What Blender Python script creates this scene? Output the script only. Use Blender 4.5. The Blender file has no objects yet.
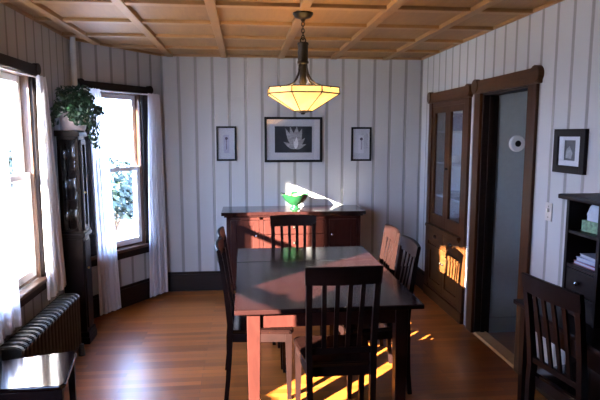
import bpy, bmesh, math, random
from mathutils import Vector, Matrix
random.seed(7)
PI = math.pi
S = bpy.context.scene
COL = S.collection

# ------------------------------------------------------------------ materials
def newmat(name):
    m = bpy.data.materials.new(name); m.use_nodes = True
    nt = m.node_tree; nt.nodes.clear()
    out = nt.nodes.new('ShaderNodeOutputMaterial')
    return m, nt, out
def N(nt, t, **kw):
    n = nt.nodes.new(t)
    for k, v in kw.items():
        if k in n.inputs: n.inputs[k].default_value = v
        else: setattr(n, k, v)
    return n
def c4(c): return (c[0], c[1], c[2], 1)
def principled(name, col, rough=.5, metal=0, spec=.5, coat=0, bump=None, var=0.0, scale=(8, 8, 8), trans=0):
    m, nt, out = newmat(name)
    p = N(nt, 'ShaderNodeBsdfPrincipled')
    p.inputs['Base Color'].default_value = c4(col); p.inputs['Roughness'].default_value = rough
    p.inputs['Metallic'].default_value = metal; p.inputs['Specular IOR Level'].default_value = spec
    p.inputs['Coat Weight'].default_value = coat; p.inputs['Coat Roughness'].default_value = .12
    nt.links.new(p.outputs[0], out.inputs[0])
    if var or bump:
        tc = N(nt, 'ShaderNodeTexCoord'); mp = N(nt, 'ShaderNodeMapping'); mp.inputs['Scale'].default_value = scale
        nt.links.new(tc.outputs['Object'], mp.inputs[0])
        nz = N(nt, 'ShaderNodeTexNoise', Scale=1.0, Detail=5.0, Roughness=.6); nt.links.new(mp.outputs[0], nz.inputs['Vector'])
        if var:
            r = N(nt, 'ShaderNodeValToRGB')
            r.color_ramp.elements[0].position = .3; r.color_ramp.elements[1].position = .7
            r.color_ramp.elements[0].color = c4([x*(1-var) for x in col]); r.color_ramp.elements[1].color = c4([min(1, x*(1+var)) for x in col])
            nt.links.new(nz.outputs['Fac'], r.inputs[0]); nt.links.new(r.outputs[0], p.inputs['Base Color'])
        if bump:
            b = N(nt, 'ShaderNodeBump', Strength=bump, Distance=.002); nt.links.new(nz.outputs['Fac'], b.inputs['Height'])
            nt.links.new(b.outputs[0], p.inputs['Normal'])
    return m
def panel_wall(name, d, off, col, groove, pitch=.173):
    """painted board panelling: grooves repeat along the horizontal direction d"""
    m, nt, out = newmat(name)
    p = N(nt, 'ShaderNodeBsdfPrincipled', Roughness=.62); p.inputs['Specular IOR Level'].default_value = .25
    g = N(nt, 'ShaderNodeNewGeometry'); dt = N(nt, 'ShaderNodeVectorMath', operation='DOT_PRODUCT'); dt.inputs[1].default_value = (d[0], d[1], 0)
    nt.links.new(g.outputs['Position'], dt.inputs[0])
    a = N(nt, 'ShaderNodeMath', operation='SUBTRACT'); a.inputs[1].default_value = off; nt.links.new(dt.outputs['Value'], a.inputs[0])
    b = N(nt, 'ShaderNodeMath', operation='DIVIDE'); b.inputs[1].default_value = pitch; nt.links.new(a.outputs[0], b.inputs[0])
    f = N(nt, 'ShaderNodeMath', operation='FRACT'); nt.links.new(b.outputs[0], f.inputs[0])
    s = N(nt, 'ShaderNodeMath', operation='SUBTRACT'); s.inputs[1].default_value = .5; nt.links.new(f.outputs[0], s.inputs[0])
    ab = N(nt, 'ShaderNodeMath', operation='ABSOLUTE'); nt.links.new(s.outputs[0], ab.inputs[0])
    r = N(nt, 'ShaderNodeValToRGB'); e = r.color_ramp.elements
    e[0].position = .39; e[0].color = (0, 0, 0, 1); e[1].position = .44; e[1].color = (1, 1, 1, 1)
    nt.links.new(ab.outputs[0], r.inputs[0])
    nz = N(nt, 'ShaderNodeTexNoise', Scale=3.0, Detail=3.0)
    nr = N(nt, 'ShaderNodeValToRGB'); nr.color_ramp.elements[0].color = c4([x*.95 for x in col]); nr.color_ramp.elements[1].color = c4([min(1, x*1.04) for x in col])
    nt.links.new(g.outputs['Position'], nz.inputs['Vector']); nt.links.new(nz.outputs['Fac'], nr.inputs[0])
    mx = N(nt, 'ShaderNodeMix', data_type='RGBA'); nt.links.new(r.outputs[0], mx.inputs['Factor'])
    nt.links.new(nr.outputs[0], mx.inputs['A']); mx.inputs['B'].default_value = c4(groove)
    nt.links.new(mx.outputs['Result'], p.inputs['Base Color'])
    iv = N(nt, 'ShaderNodeMath', operation='SUBTRACT'); iv.inputs[0].default_value = 1; nt.links.new(r.outputs[0], iv.inputs[1])
    bp = N(nt, 'ShaderNodeBump', Strength=.5, Distance=.006); nt.links.new(iv.outputs[0], bp.inputs['Height']); nt.links.new(bp.outputs[0], p.inputs['Normal'])
    nt.links.new(p.outputs[0], out.inputs[0])
    return m
def wood(name, col, dark, rough=.35, scale=(3, 3, 40), coat=0, spec=.5):
    m, nt, out = newmat(name)
    p = N(nt, 'ShaderNodeBsdfPrincipled', Roughness=rough); p.inputs['Coat Weight'].default_value = coat; p.inputs['Coat Roughness'].default_value = .1
    p.inputs['Specular IOR Level'].default_value = spec
    tc = N(nt, 'ShaderNodeTexCoord'); mp = N(nt, 'ShaderNodeMapping'); mp.inputs['Scale'].default_value = scale
    nt.links.new(tc.outputs['Object'], mp.inputs[0])
    nz = N(nt, 'ShaderNodeTexNoise', Scale=1.6, Detail=6.0, Roughness=.65, Distortion=.6); nt.links.new(mp.outputs[0], nz.inputs['Vector'])
    r = N(nt, 'ShaderNodeValToRGB'); r.color_ramp.elements[0].position = .28; r.color_ramp.elements[1].position = .72
    r.color_ramp.elements[0].color = c4(dark); r.color_ramp.elements[1].color = c4(col)
    nt.links.new(nz.outputs['Fac'], r.inputs[0]); nt.links.new(r.outputs[0], p.inputs['Base Color'])
    nt.links.new(p.outputs[0], out.inputs[0])
    return m
def floor_mat(name):
    m, nt, out = newmat(name)
    p = N(nt, 'ShaderNodeBsdfPrincipled', Roughness=.30); p.inputs['Specular IOR Level'].default_value = .5
    g = N(nt, 'ShaderNodeNewGeometry')
    br = N(nt, 'ShaderNodeTexBrick', Scale=1.0); br.offset = .37; br.offset_frequency = 2
    br.inputs['Brick Width'].default_value = .85; br.inputs['Row Height'].default_value = .058
    br.inputs['Mortar Size'].default_value = .0012; br.inputs['Mortar Smooth'].default_value = .1; br.inputs['Bias'].default_value = 0
    br.inputs['Color1'].default_value = (.185, .051, .0072, 1); br.inputs['Color2'].default_value = (.36, .113, .018, 1); br.inputs['Mortar'].default_value = (.09, .035, .012, 1)
    nt.links.new(g.outputs['Position'], br.inputs['Vector'])
    mp = N(nt, 'ShaderNodeMapping'); mp.inputs['Scale'].default_value = (1.5, 45, 1); nt.links.new(g.outputs['Position'], mp.inputs[0])
    nz = N(nt, 'ShaderNodeTexNoise', Scale=1.5, Detail=6.0, Roughness=.6); nt.links.new(mp.outputs[0], nz.inputs['Vector'])
    r = N(nt, 'ShaderNodeValToRGB'); r.color_ramp.elements[0].color = (.62, .60, .58, 1); r.color_ramp.elements[1].color = (1.15, 1.1, 1.1, 1)
    nt.links.new(nz.outputs['Fac'], r.inputs[0])
    mx = N(nt, 'ShaderNodeMix', data_type='RGBA', blend_type='MULTIPLY'); mx.inputs['Factor'].default_value = 1
    nt.links.new(br.outputs['Color'], mx.inputs['A']); nt.links.new(r.outputs[0], mx.inputs['B']); nt.links.new(mx.outputs['Result'], p.inputs['Base Color'])
    rr = N(nt, 'ShaderNodeMapRange'); rr.inputs['To Min'].default_value = .24; rr.inputs['To Max'].default_value = .36
    nt.links.new(nz.outputs['Fac'], rr.inputs['Value']); nt.links.new(rr.outputs[0], p.inputs['Roughness'])
    bp = N(nt, 'ShaderNodeBump', Strength=.25, Distance=.001); nt.links.new(br.outputs['Fac'], bp.inputs['Height']); bp.invert = True
    nt.links.new(bp.outputs[0], p.inputs['Normal'])
    nt.links.new(p.outputs[0], out.inputs[0])
    return m
def pane_mat(name, tint=(1, 1, 1), refl=.06, rough=.0, edge=.8):
    m, nt, out = newmat(name)
    t = N(nt, 'ShaderNodeBsdfTransparent'); t.inputs[0].default_value = c4(tint)
    gl = N(nt, 'ShaderNodeBsdfGlossy', Roughness=rough)
    lw = N(nt, 'ShaderNodeLayerWeight'); pw = N(nt, 'ShaderNodeMath', operation='POWER'); pw.inputs[1].default_value = 4.5
    nt.links.new(lw.outputs['Facing'], pw.inputs[0])
    mul = N(nt, 'ShaderNodeMath', operation='MULTIPLY_ADD'); mul.inputs[1].default_value = edge; mul.inputs[2].default_value = refl; mul.use_clamp = True
    nt.links.new(pw.outputs[0], mul.inputs[0])
    mx = N(nt, 'ShaderNodeMixShader'); nt.links.new(mul.outputs[0], mx.inputs[0]); nt.links.new(t.outputs[0], mx.inputs[1]); nt.links.new(gl.outputs[0], mx.inputs[2])
    nt.links.new(mx.outputs[0], out.inputs[0])
    return m
def sheer_mat(name, col, tr=.25):
    m, nt, out = newmat(name)
    d = N(nt, 'ShaderNodeBsdfDiffuse'); d.inputs[0].default_value = c4(col)
    t = N(nt, 'ShaderNodeBsdfTranslucent'); t.inputs[0].default_value = c4(col)
    x = N(nt, 'ShaderNodeBsdfTransparent')
    a = N(nt, 'ShaderNodeMixShader'); a.inputs[0].default_value = .55
    b = N(nt, 'ShaderNodeMixShader'); b.inputs[0].default_value = tr
    nt.links.new(d.outputs[0], a.inputs[1]); nt.links.new(t.outputs[0], a.inputs[2])
    nt.links.new(a.outputs[0], b.inputs[1]); nt.links.new(x.outputs[0], b.inputs[2]); nt.links.new(b.outputs[0], out.inputs[0])
    return m
def shade_mat(name):
    """lit art-glass: translucent honey glass that glows from the bulbs behind it"""
    m, nt, out = newmat(name)
    tc = N(nt, 'ShaderNodeTexCoord')
    nz = N(nt, 'ShaderNodeTexNoise', Scale=9.0, Detail=4.0, Distortion=1.0); nt.links.new(tc.outputs['Object'], nz.inputs['Vector'])
    r = N(nt, 'ShaderNodeValToRGB'); r.color_ramp.elements[0].color = (.85, .61, .25, 1); r.color_ramp.elements[1].color = (1, .91, .60, 1)
    nt.links.new(nz.outputs['Fac'], r.inputs[0])
    t = N(nt, 'ShaderNodeBsdfTranslucent'); d = N(nt, 'ShaderNodeBsdfPrincipled', Roughness=.2)
    nt.links.new(r.outputs[0], t.inputs[0]); nt.links.new(r.outputs[0], d.inputs['Base Color'])
    d.inputs['Emission Strength'].default_value = GLOW; nt.links.new(r.outputs[0], d.inputs['Emission Color'])
    a = N(nt, 'ShaderNodeMixShader'); a.inputs[0].default_value = .5
    nt.links.new(d.outputs[0], a.inputs[1]); nt.links.new(t.outputs[0], a.inputs[2]); nt.links.new(a.outputs[0], out.inputs[0])
    return m

# light balance
EXPO = -.30
SKY = 46.0
SUN = 310.0
LAMP = 6.0
GLOW = .68

WALLC = (.385, .380, .385); GROOVE = (.225, .218, .212)
M = {}
M['espresso'] = wood('espresso_wood', (.0090, .0032, .0026), (.0050, .0020, .0017), .40, (4, 4, 4), coat=0, spec=.12)
M['espresso_table'] = wood('espresso_table_wood', (.0135, .0044, .0040), (.0080, .0028, .0026), .20, (3, 22, 3), coat=.1, spec=.4)
M['mahogany'] = wood('mahogany_wood', (.027, .0066, .0048), (.016, .0040, .0031), .34, (14, 4, 4), coat=0, spec=.2)
M['oak'] = wood('oak_trim', (.054, .0165, .0042), (.023, .0072, .0021), .40, (22, 22, 2), spec=.2)
M['oakh'] = wood('oak_trim_flat', (.066, .023, .0058), (.030, .0105, .0028), .40, (3, 3, 22), spec=.2)
M['darktrim'] = wood('dark_trim', (.014, .0065, .0042), (.008, .0038, .0027), .45, (3, 3, 20), spec=.2)
M['jamb'] = wood('warm_jamb', (.105, .045, .020), (.05, .02, .01), .4, (20, 20, 2))
M['ceil'] = wood('ceiling_panel', (.235, .115, .035), (.175, .083, .024), .5, (12, 2, 2))
M['batten'] = wood('ceiling_batten', (.27, .135, .043), (.20, .098, .030), .45, (3, 3, 3))
M['floor'] = floor_mat('oak_strip_floor')
M['thresh'] = wood('threshold_wood', (.50, .30, .14), (.36, .19, .08), .35, (2, 14, 2))
M['hallfloor'] = wood('hall_floor', (.20, .08, .03), (.11, .045, .018), .32, (2, 25, 2))
M['hallwall'] = principled('hall_paint', (.36, .40, .43), .7, bump=.2, var=.04, scale=(30, 30, 30))
M['plaster'] = principled('plain_plaster', (.6, .59, .57), .8, var=.03)
M['vinyl'] = principled('white_sash', (.78, .78, .79), .35, var=.02)
M['pane'] = pane_mat('window_glass', refl=.05)
M['picglass'] = pane_mat('picture_glass', refl=.07)
M['cabglass'] = pane_mat('cabinet_glass', (.93, .95, .97), .04, .01, .4)
M['cabdoorglass'] = pane_mat('cabinet_door_glass', (.95, .97, .99), .20, .02)
M['crystal'] = pane_mat('crystal', (.85, .88, .9), .2, .03)
M['sheer'] = sheer_mat('sheer_curtain', (.88, .87, .90), .10)
M['seat'] = wood('polished_seat_wood', (.0090, .0032, .0026), (.0050, .0020, .0017), .10, (4, 4, 4), coat=.8)
M['drape'] = sheer_mat('sun_blocking_cloth', (.34, .33, .33), 0)  # darker opaque cloth, added to hold back sun at the unseen window
M['polish'] = wood('polished_top_wood', (.0135, .0044, .0040), (.0080, .0028, .0026), .09, (22, 3, 3), coat=.3, spec=.5)
M['black'] = principled('black_lacquer', (.004, .0037, .0037), .5, spec=.2, var=.2)
M['bronze'] = principled('dark_bronze', (.018, .013, .009), .42, .7, var=.3, scale=(30, 30, 30))
M['brass'] = principled('brass', (.6, .42, .16), .3, 1)
M['nickel'] = principled('nickel', (.6, .6, .6), .25, 1)
M['iron'] = principled('cast_iron', (.014, .013, .011), .48, .2, var=.3, bump=.3, scale=(40, 40, 40))
M['shade'] = shade_mat('art_glass')
M['lead'] = principled('lead_came', (.03, .016, .006), .5, .4)
M['mat'] = principled('mat_board', (.46, .46, .49), .8, var=.02)
M['mat2'] = principled('mat_board_white', (.56, .56, .60), .8, var=.02)
M['print'] = principled('photo_print_dark', (.020, .021, .026), .5, var=.5, scale=(9, 9, 9))
M['petal'] = principled('print_petal', (.26, .26, .27), .6, var=.35, scale=(25, 25, 60))
M['petal2'] = principled('print_petal_bright', (.62, .62, .64), .6, var=.2, scale=(25, 25, 60))
M['printmid'] = principled('print_grey', (.36, .35, .42), .6, var=.1, scale=(30, 30, 30))
M['printpurple'] = principled('print_plum', (.055, .035, .06), .6)
M['green'] = principled('green_glaze', (.006, .036, .013), .08, coat=.6, spec=.7, var=.2, scale=(14, 14, 14))
M['apple'] = principled('fruit_brown_red', (.24, .09, .045), .35, var=.4, scale=(20, 20, 20))
M['lemon'] = principled('fruit_yellow', (.75, .55, .12), .4, var=.1, scale=(40, 40, 40))
M['pear'] = principled('fruit_green', (.42, .45, .12), .4, var=.2, scale=(30, 30, 30))
M['stem'] = principled('fruit_stem', (.06, .035, .015), .7)
M['pot'] = principled('pale_pot', (.62, .50, .48), .5, var=.12, scale=(25, 25, 25))
M['soil'] = principled('soil', (.03, .02, .012), .9, bump=.8, scale=(60, 60, 60))
M['ivy'] = principled('ivy_leaf', (.012, .042, .017), .42, var=.5, scale=(18, 18, 18))
M['vine'] = principled('vine', (.05, .07, .02), .6)
M['plate'] = principled('white_china', (.72, .74, .77), .15, coat=.4)
M['cabin'] = principled('cabinet_reflection_tint', (.70, .76, .82), .6, var=.03)  # pale blue colour stands in for window reflections in the door glass
M['switch'] = principled('switch_plate', (.42, .38, .34), .4, var=.05)
M['toggle'] = principled('switch_toggle', (.75, .72, .66), .4)
M['dial'] = principled('dial_white', (.74, .75, .76), .4)
M['bag'] = principled('white_paper_bag', (.36, .39, .45), .7, var=.12, bump=.8, scale=(20, 20, 20))
M['boxgreen'] = principled('green_print_box', (.09, .17, .09), .55, var=.7, scale=(40, 40, 40))
M['paper'] = principled('book_pages', (.30, .31, .38), .7)
M['bookblue'] = principled('book_cover_blue', (.16, .18, .34), .4)
M['bookred'] = principled('book_cover_red', (.18, .02, .03), .4)
M['teal'] = principled('teal_box', (.03, .20, .22), .5)
M['snow'] = principled('pale_ground', (.17, .165, .15), .9, var=.08, scale=(.4, .4, .4))
M['hedge'] = principled('hedge_leaf', (.010, .024, .017), .6, var=.5, scale=(3, 3, 3))
M['trunk'] = principled('bark', (.12, .08, .05), .9, var=.3, bump=1, scale=(10, 10, 3))
M['shingle'] = principled('outside_siding', (.5, .5, .5), .8)

# ------------------------------------------------------------------ mesh helpers
class MB:
    def __init__(s): s.bm = bmesh.new()
    def box(s, x0, x1, y0, y1, z0, z1, bev=0, mat=None):
        b = bmesh.new()
        r = bmesh.ops.create_cube(b, size=1)
        for v in b.verts:
            v.co = Vector(((x0+x1)/2 + v.co.x*(x1-x0), (y0+y1)/2 + v.co.y*(y1-y0), (z0+z1)/2 + v.co.z*(z1-z0)))
        if bev: bmesh.ops.bevel(b, geom=b.edges[:], offset=bev, segments=2, affect='EDGES', profile=.7)
        s._merge(b, mat); return s
    def _merge(s, b, mat=None):
        if mat is not None: bmesh.ops.transform(b, matrix=mat, verts=b.verts)
        me = bpy.data.meshes.new('tmp'); b.to_mesh(me); b.free(); s.bm.from_mesh(me); bpy.data.meshes.remove(me)
    def prism(s, poly, n, h, bev=0, o=(0, 0, 0), u=None, v=None):
        """poly: 2-D points in the frame u,v at o; extruded h along n"""
        b = bmesh.new(); o = Vector(o); u = Vector(u); v = Vector(v); n = Vector(n)
        a = [b.verts.new(o + u*p[0] + v*p[1]) for p in poly]; c = [b.verts.new(o + u*p[0] + v*p[1] + n*h) for p in poly]
        k = len(poly); b.faces.new(a[::-1]); b.faces.new(c)
        for i in range(k): b.faces.new((a[i], a[(i+1) % k], c[(i+1) % k], c[i]))
        bmesh.ops.recalc_face_normals(b, faces=b.faces[:])
        if bev: bmesh.ops.bevel(b, geom=b.edges[:], offset=bev, segments=2, affect='EDGES')
        s._merge(b); return s
    def lathe(s, prof, c=(0, 0, 0), seg=24, ang0=0, close=True):
        b = bmesh.new(); rings = []
        for r, z in prof:
            if r < 1e-5: rings.append([b.verts.new((c[0], c[1], c[2]+z))])
            else: rings.append([b.verts.new((c[0]+r*math.cos(ang0+2*PI*i/seg), c[1]+r*math.sin(ang0+2*PI*i/seg), c[2]+z)) for i in range(seg)])
        for A, B in zip(rings, rings[1:]):
            for i in range(seg):
                j = (i+1) % seg
                if len(A) == 1 and len(B) == 1: continue
                if len(A) == 1: b.faces.new((A[0], B[j], B[i]))
                elif len(B) == 1: b.faces.new((A[i], A[j], B[0]))
                else: b.faces.new((A[i], A[j], B[j], B[i]))
        if close:
            for R in (rings[0], rings[-1]):
                if len(R) > 1: b.faces.new(R)
        bmesh.ops.recalc_face_normals(b, faces=b.faces[:]); s._merge(b); return s
    def tube(s, pts, r, seg=8, rect=None, up=(0, 0, 1)):
        """sweep a circle (radius r or list) or a rectangle rect=(w,t) or list along pts"""
        b = bmesh.new(); pts = [Vector(p) for p in pts]; n = len(pts); rings = []
        for i, p in enumerate(pts):
            t = (pts[min(i+1, n-1)] - pts[max(i-1, 0)]).normalized()
            u = Vector(up)
            if abs(t.dot(u)) > .95 and rect is None: u = Vector((1, 0, 0))
            a = u.cross(t)
            if a.length < 1e-4: a = Vector((1, 0, 0))
            a.normalize(); c = t.cross(a).normalized()
            if rect is not None:
                w, h = rect[i] if isinstance(rect, list) else rect
                ring = [p + a*x*w/2 + c*y*h/2 for x, y in ((-1, -1), (1, -1), (1, 1), (-1, 1))]
            else:
                rr = r[i] if isinstance(r, (list, tuple)) else r
                ring = [p + a*math.cos(2*PI*k/seg)*rr + c*math.sin(2*PI*k/seg)*rr for k in range(seg)]
            rings.append([b.verts.new(q) for q in ring])
        k = len(rings[0])
        for A, B in zip(rings, rings[1:]):
            for i in range(k): b.faces.new((A[i], A[(i+1) % k], B[(i+1) % k], B[i]))
        b.faces.new(rings[0]); b.faces.new(rings[-1])
        bmesh.ops.recalc_face_normals(b, faces=b.faces[:]); s._merge(b); return s
    def sphere(s, c, r, sc=(1, 1, 1), seg=16):
        b = bmesh.new(); bmesh.ops.create_uvsphere(b, u_segments=seg, v_segments=seg//2, radius=1)
        for v in b.verts: v.co = Vector((c[0]+v.co.x*r*sc[0], c[1]+v.co.y*r*sc[1], c[2]+v.co.z*r*sc[2]))
        s._merge(b); return s
    def torus(s, c, R, r, axis='z', seg=16, sub=6, squash=1):
        b = bmesh.new(); rings = []
        for i in range(seg):
            a = 2*PI*i/seg; ring = []
            for k in range(sub):
                t = 2*PI*k/sub; q = R + r*math.cos(t); x, y, z = q*math.cos(a), q*math.sin(a)*squash, r*math.sin(t)
                if axis == 'x': x, y, z = z, x, y
                if axis == 'y': x, y, z = x, z, y
                ring.append(b.verts.new((c[0]+x, c[1]+y, c[2]+z)))
            rings.append(ring)
        for i in range(seg):
            A, B = rings[i], rings[(i+1) % seg]
            for k in range(sub): b.faces.new((A[k], B[k], B[(k+1) % sub], A[(k+1) % sub]))
        bmesh.ops.recalc_face_normals(b, faces=b.faces[:]); s._merge(b); return s
    def build(s, name, mat, parent=None, smooth=False):
        me = bpy.data.meshes.new(name); s.bm.to_mesh(me); s.bm.free()
        if smooth:
            for p in me.polygons: p.use_smooth = True
            me.set_sharp_from_angle(angle=math.radians(38))
        me.materials.append(M[mat] if isinstance(mat, str) else mat)
        o = bpy.data.objects.new(name, me); COL.objects.link(o)
        if parent is not None: o.parent = parent
        return o
def tag(o, label=None, cat=None, group=None, kind=None):
    if label: o['label'] = label
    if cat: o['category'] = cat
    if group: o['group'] = group
    if kind: o['kind'] = kind
    return o
def empty(name, loc=(0, 0, 0), rz=0, label=None, cat=None, group=None, kind=None):
    o = bpy.data.objects.new(name, None); COL.objects.link(o); o.location = loc; o.rotation_euler.z = rz; o.empty_display_size = .05
    return tag(o, label, cat, group, kind)
def children(o): return [c for c in bpy.data.objects if c.parent is o]
def copy_tree(o, parent=None):
    c = o.copy(); COL.objects.link(c)
    if parent is not None: c.parent = parent
    for ch in children(o): copy_tree(ch, c)
    return c
def structure(o, label, cat): return tag(o, label, cat, kind='structure')

# ------------------------------------------------------------------ room
L, R, D, H = -1.481, 1.927, 5.73, 2.506
A0 = Vector((-1.481, 4.833)); B0 = Vector((-.854, 5.73))      # far angled wall
NY = 2.04
A1 = Vector((-1.481, NY)); B1 = Vector((-.854, NY - .897))    # near angled wall
FRONT = -3.4
WT = .14
cd = (B0 - A0).normalized(); cn_out = Vector((-cd.y, cd.x))
ed = (B1 - A1).normalized(); en_out = Vector((ed.y, -ed.x))
if en_out.x > 0: en_out = -en_out
if cn_out.x > 0: cn_out = -cn_out

def wall_mesh(mb, a, b, out, z0, z1, openings=(), t=WT):
    """wall from a to b (2-D); boxes around the openings (s0,s1,z0,z1); thickness t outwards"""
    d = (b - a); ln = d.length; d.normalize()
    def blk(s0, s1, q0, q1):
        if s1 - s0 < 1e-4 or q1 - q0 < 1e-4: return
        p = [(s0, 0), (s1, 0), (s1, t), (s0, t)]
        mb.prism(p, (0, 0, 1), q1 - q0, o=(a.x, a.y, q0), u=(d.x, d.y, 0), v=(out.x, out.y, 0))
    cur = 0
    for s0, s1, o0, o1 in sorted(openings):
        blk(cur, s0, z0, z1); blk(s0, s1, z0, o0); blk(s0, s1, o1, z1); cur = s1
    blk(cur, ln, z0, z1)
WTOP = H
M['wallback'] = panel_wall('panelled_wall_back', (1, 0), -.846, WALLC, GROOVE)
M['wallside'] = panel_wall('panelled_wall_side', (0, 1), 3.20, WALLC, GROOVE, .168)
M['wallleft'] = panel_wall('panelled_wall_left', (0, 1), 3.617, WALLC, GROOVE, .152)
M['wallcham'] = panel_wall('panelled_wall_angle', (cd.x, cd.y), A0.dot(cd) + .115, WALLC, GROOVE, .168)
M['wallnear'] = panel_wall('panelled_wall_angle_near', (ed.x, ed.y), A1.dot(ed) + .06, WALLC, GROOVE)

mb = MB(); wall_mesh(mb, Vector((B0.x-.1, D)), Vector((R+WT, D)), Vector((0, 1)), 0, WTOP)
structure(mb.build('wall_back', 'wallback'), 'pale panelled wall behind the sideboard', 'wall')
W1 = (2.98, 3.935, .66, 2.10)                                  # window 1 opening along the left wall (y)
mb = MB(); wall_mesh(mb, Vector((L, NY)), Vector((L, A0.y)), Vector((-1, 0)), 0, WTOP, [(W1[0]-NY, W1[1]-NY, W1[2], W1[3])])
structure(mb.build('wall_left', 'wallleft'), 'pale panelled wall with the window over the radiator', 'wall')
W2 = (.19, .80, .585, 2.085)
mb = MB(); wall_mesh(mb, A0, B0, cn_out, 0, WTOP, [W2])
structure(mb.build('wall_angled', 'wallcham'), 'angled panelled bay wall around the far window', 'wall')
W3 = (.13, .815, .585, 2.085)
mb = MB(); wall_mesh(mb, A1, B1, en_out, 0, WTOP, [W3])
structure(mb.build('wall_bay', 'wallnear'), 'angled panelled bay wall beside the camera', 'wall')
mb = MB(); wall_mesh(mb, B1, Vector((B1.x, FRONT)), Vector((-1, 0)), 0, WTOP)
structure(mb.build('wall_near', 'wallside'), 'panelled wall left of the camera', 'wall')
mb = MB(); wall_mesh(mb, Vector((B1.x-WT, FRONT)), Vector((R+WT, FRONT)), Vector((0, -1)), 0, WTOP)
structure(mb.build('wall_front', 'darktrim'), 'darkened wall behind the camera', 'wall')  # unseen wall, darkened to cut light from behind the camera
DR = (3.475, 4.215, 0, 2.02)                                   # doorway along y
CB = (4.50, 5.32, .10, 2.00)                                   # built-in cabinet opening
mb = MB(); wall_mesh(mb, Vector((R, FRONT)), Vector((R, D)), Vector((1, 0)), 0, WTOP,
                     [(DR[0]-FRONT, DR[1]-FRONT, -.0, DR[3]), (CB[0]-FRONT, CB[1]-FRONT, CB[2], CB[3])], t=.12)
structure(mb.build('wall_right', 'wallside'), 'pale panelled wall with doorway and built-in cabinet', 'wall')

fl = MB()
fp = [(B1.x, FRONT), (R, FRONT), (R, D), (B0.x, D), (L, A0.y), (L, NY), (B1.x, B1.y)]
g = .1
fp2 = [(B1.x-g, FRONT-g), (R+.12, FRONT-g), (R+.12, D+g), (B0.x-.05, D+g), (L-g, A0.y+.05), (L-g, NY-.05), (B1.x-g, B1.y)]
fl.prism(fp2, (0, 0, -1), .12, o=(0, 0, 0), u=(1, 0, 0), v=(0, 1, 0))
structure(fl.build('floor', 'floor'), 'glossy oak strip floor', 'floor')
cl = MB(); cl.prism(fp2, (0, 0, 1), .1, o=(0, 0, H), u=(1, 0, 0), v=(0, 1, 0))
structure(cl.build('ceiling', 'ceil'), 'tan wood panelled ceiling', 'ceiling')
# ceiling lattice
bt = MB()
def clipx(x):   # y-range of room at a given x
    lo = FRONT if x > B1.x else (B1.y + (B1.x - x)/(B1.x-A1.x)*(A1.y-B1.y))
    hi = D if x > B0.x else (B0.y - (B0.x - x)/(B0.x-A0.x)*(B0.y-A0.y))
    return lo, hi
for x in (-1.30, -.755, -.20, .39, .95, 1.51):
    lo, hi = clipx(x-.035 if x < -.7 else x)
    bt.box(x-.032, x+.032, lo+.01, hi-.01, H-.030, H+.01, .006)
for k in range(-8, 4):
    y = 3.50 + .572*k
    if y < FRONT or y > D: continue
    x0 = L if NY < y < A0.y else B1.x
    if A0.y < y: x0 = A0.x + (y-A0.y)/(B0.y-A0.y)*(B0.x-A0.x)
    if B1.y < y < NY: x0 = B1.x - (y-B1.y)/(A1.y-B1.y)*(B1.x-A1.x)
    bt.box(x0+.01, R-.01, y-.034, y+.034, H-.024, H+.01, .005)
structure(bt.build('trim_1', 'batten'), 'lattice of wood battens on the ceiling', 'trim')
cv = MB()
def run(mbx, a, b, inn, z0, z1, t, bev=.004, ext=0.0):
    d = (b-a); ln = d.length; d = d.normalized()
    mbx.prism([(-ext, 0), (ln+ext, 0), (ln+ext, t), (-ext, t)], (0, 0, 1), z1-z0, bev, o=(a.x, a.y, z0), u=(d.x, d.y, 0), v=(inn.x, inn.y, 0))
V = Vector
for a, b, i in ((V((B0.x, D)), V((R, D)), V((0, -1))), (A0, B0, -cn_out), (V((L, NY)), V((L, A0.y)), V((1, 0))), (V((R, FRONT)), V((R, D)), V((-1, 0))), (A1, B1, -en_out)):
    run(cv, a, b, i, H-.022, H+.005, .022, .004)
structure(cv.build('trim_2', 'batten'), 'wood edge strip where ceiling meets walls', 'trim')
def base(name, segs, mat='darktrim'):
    m_ = MB()
    for a, b, i in segs:
        run(m_, a, b, i, 0, .185, .022, .003); run(m_, a, b, i, .185, .212, .016, .006)
    structure(m_.build(name, mat), 'tall dark baseboard', 'baseboard')
base('baseboard_back', [(V((B0.x, D)), V((R, D)), V((0, -1)))])
base('baseboard_angled', [(A0, B0, -cn_out)])
base('baseboard_left', [(V((L, NY)), V((L, A0.y)), V((1, 0)))])
base('baseboard_bay', [(A1, B1, -en_out)])
base('baseboard_near', [(V((B1.x, FRONT)), V((B1.x, B1.y)), V((1, 0)))])
base('baseboard_right', [(V((R, 5.41)), V((R, D)), V((-1, 0))), (V((R, FRONT)), V((R, DR[0]-.12)), V((-1, 0)))])

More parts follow.
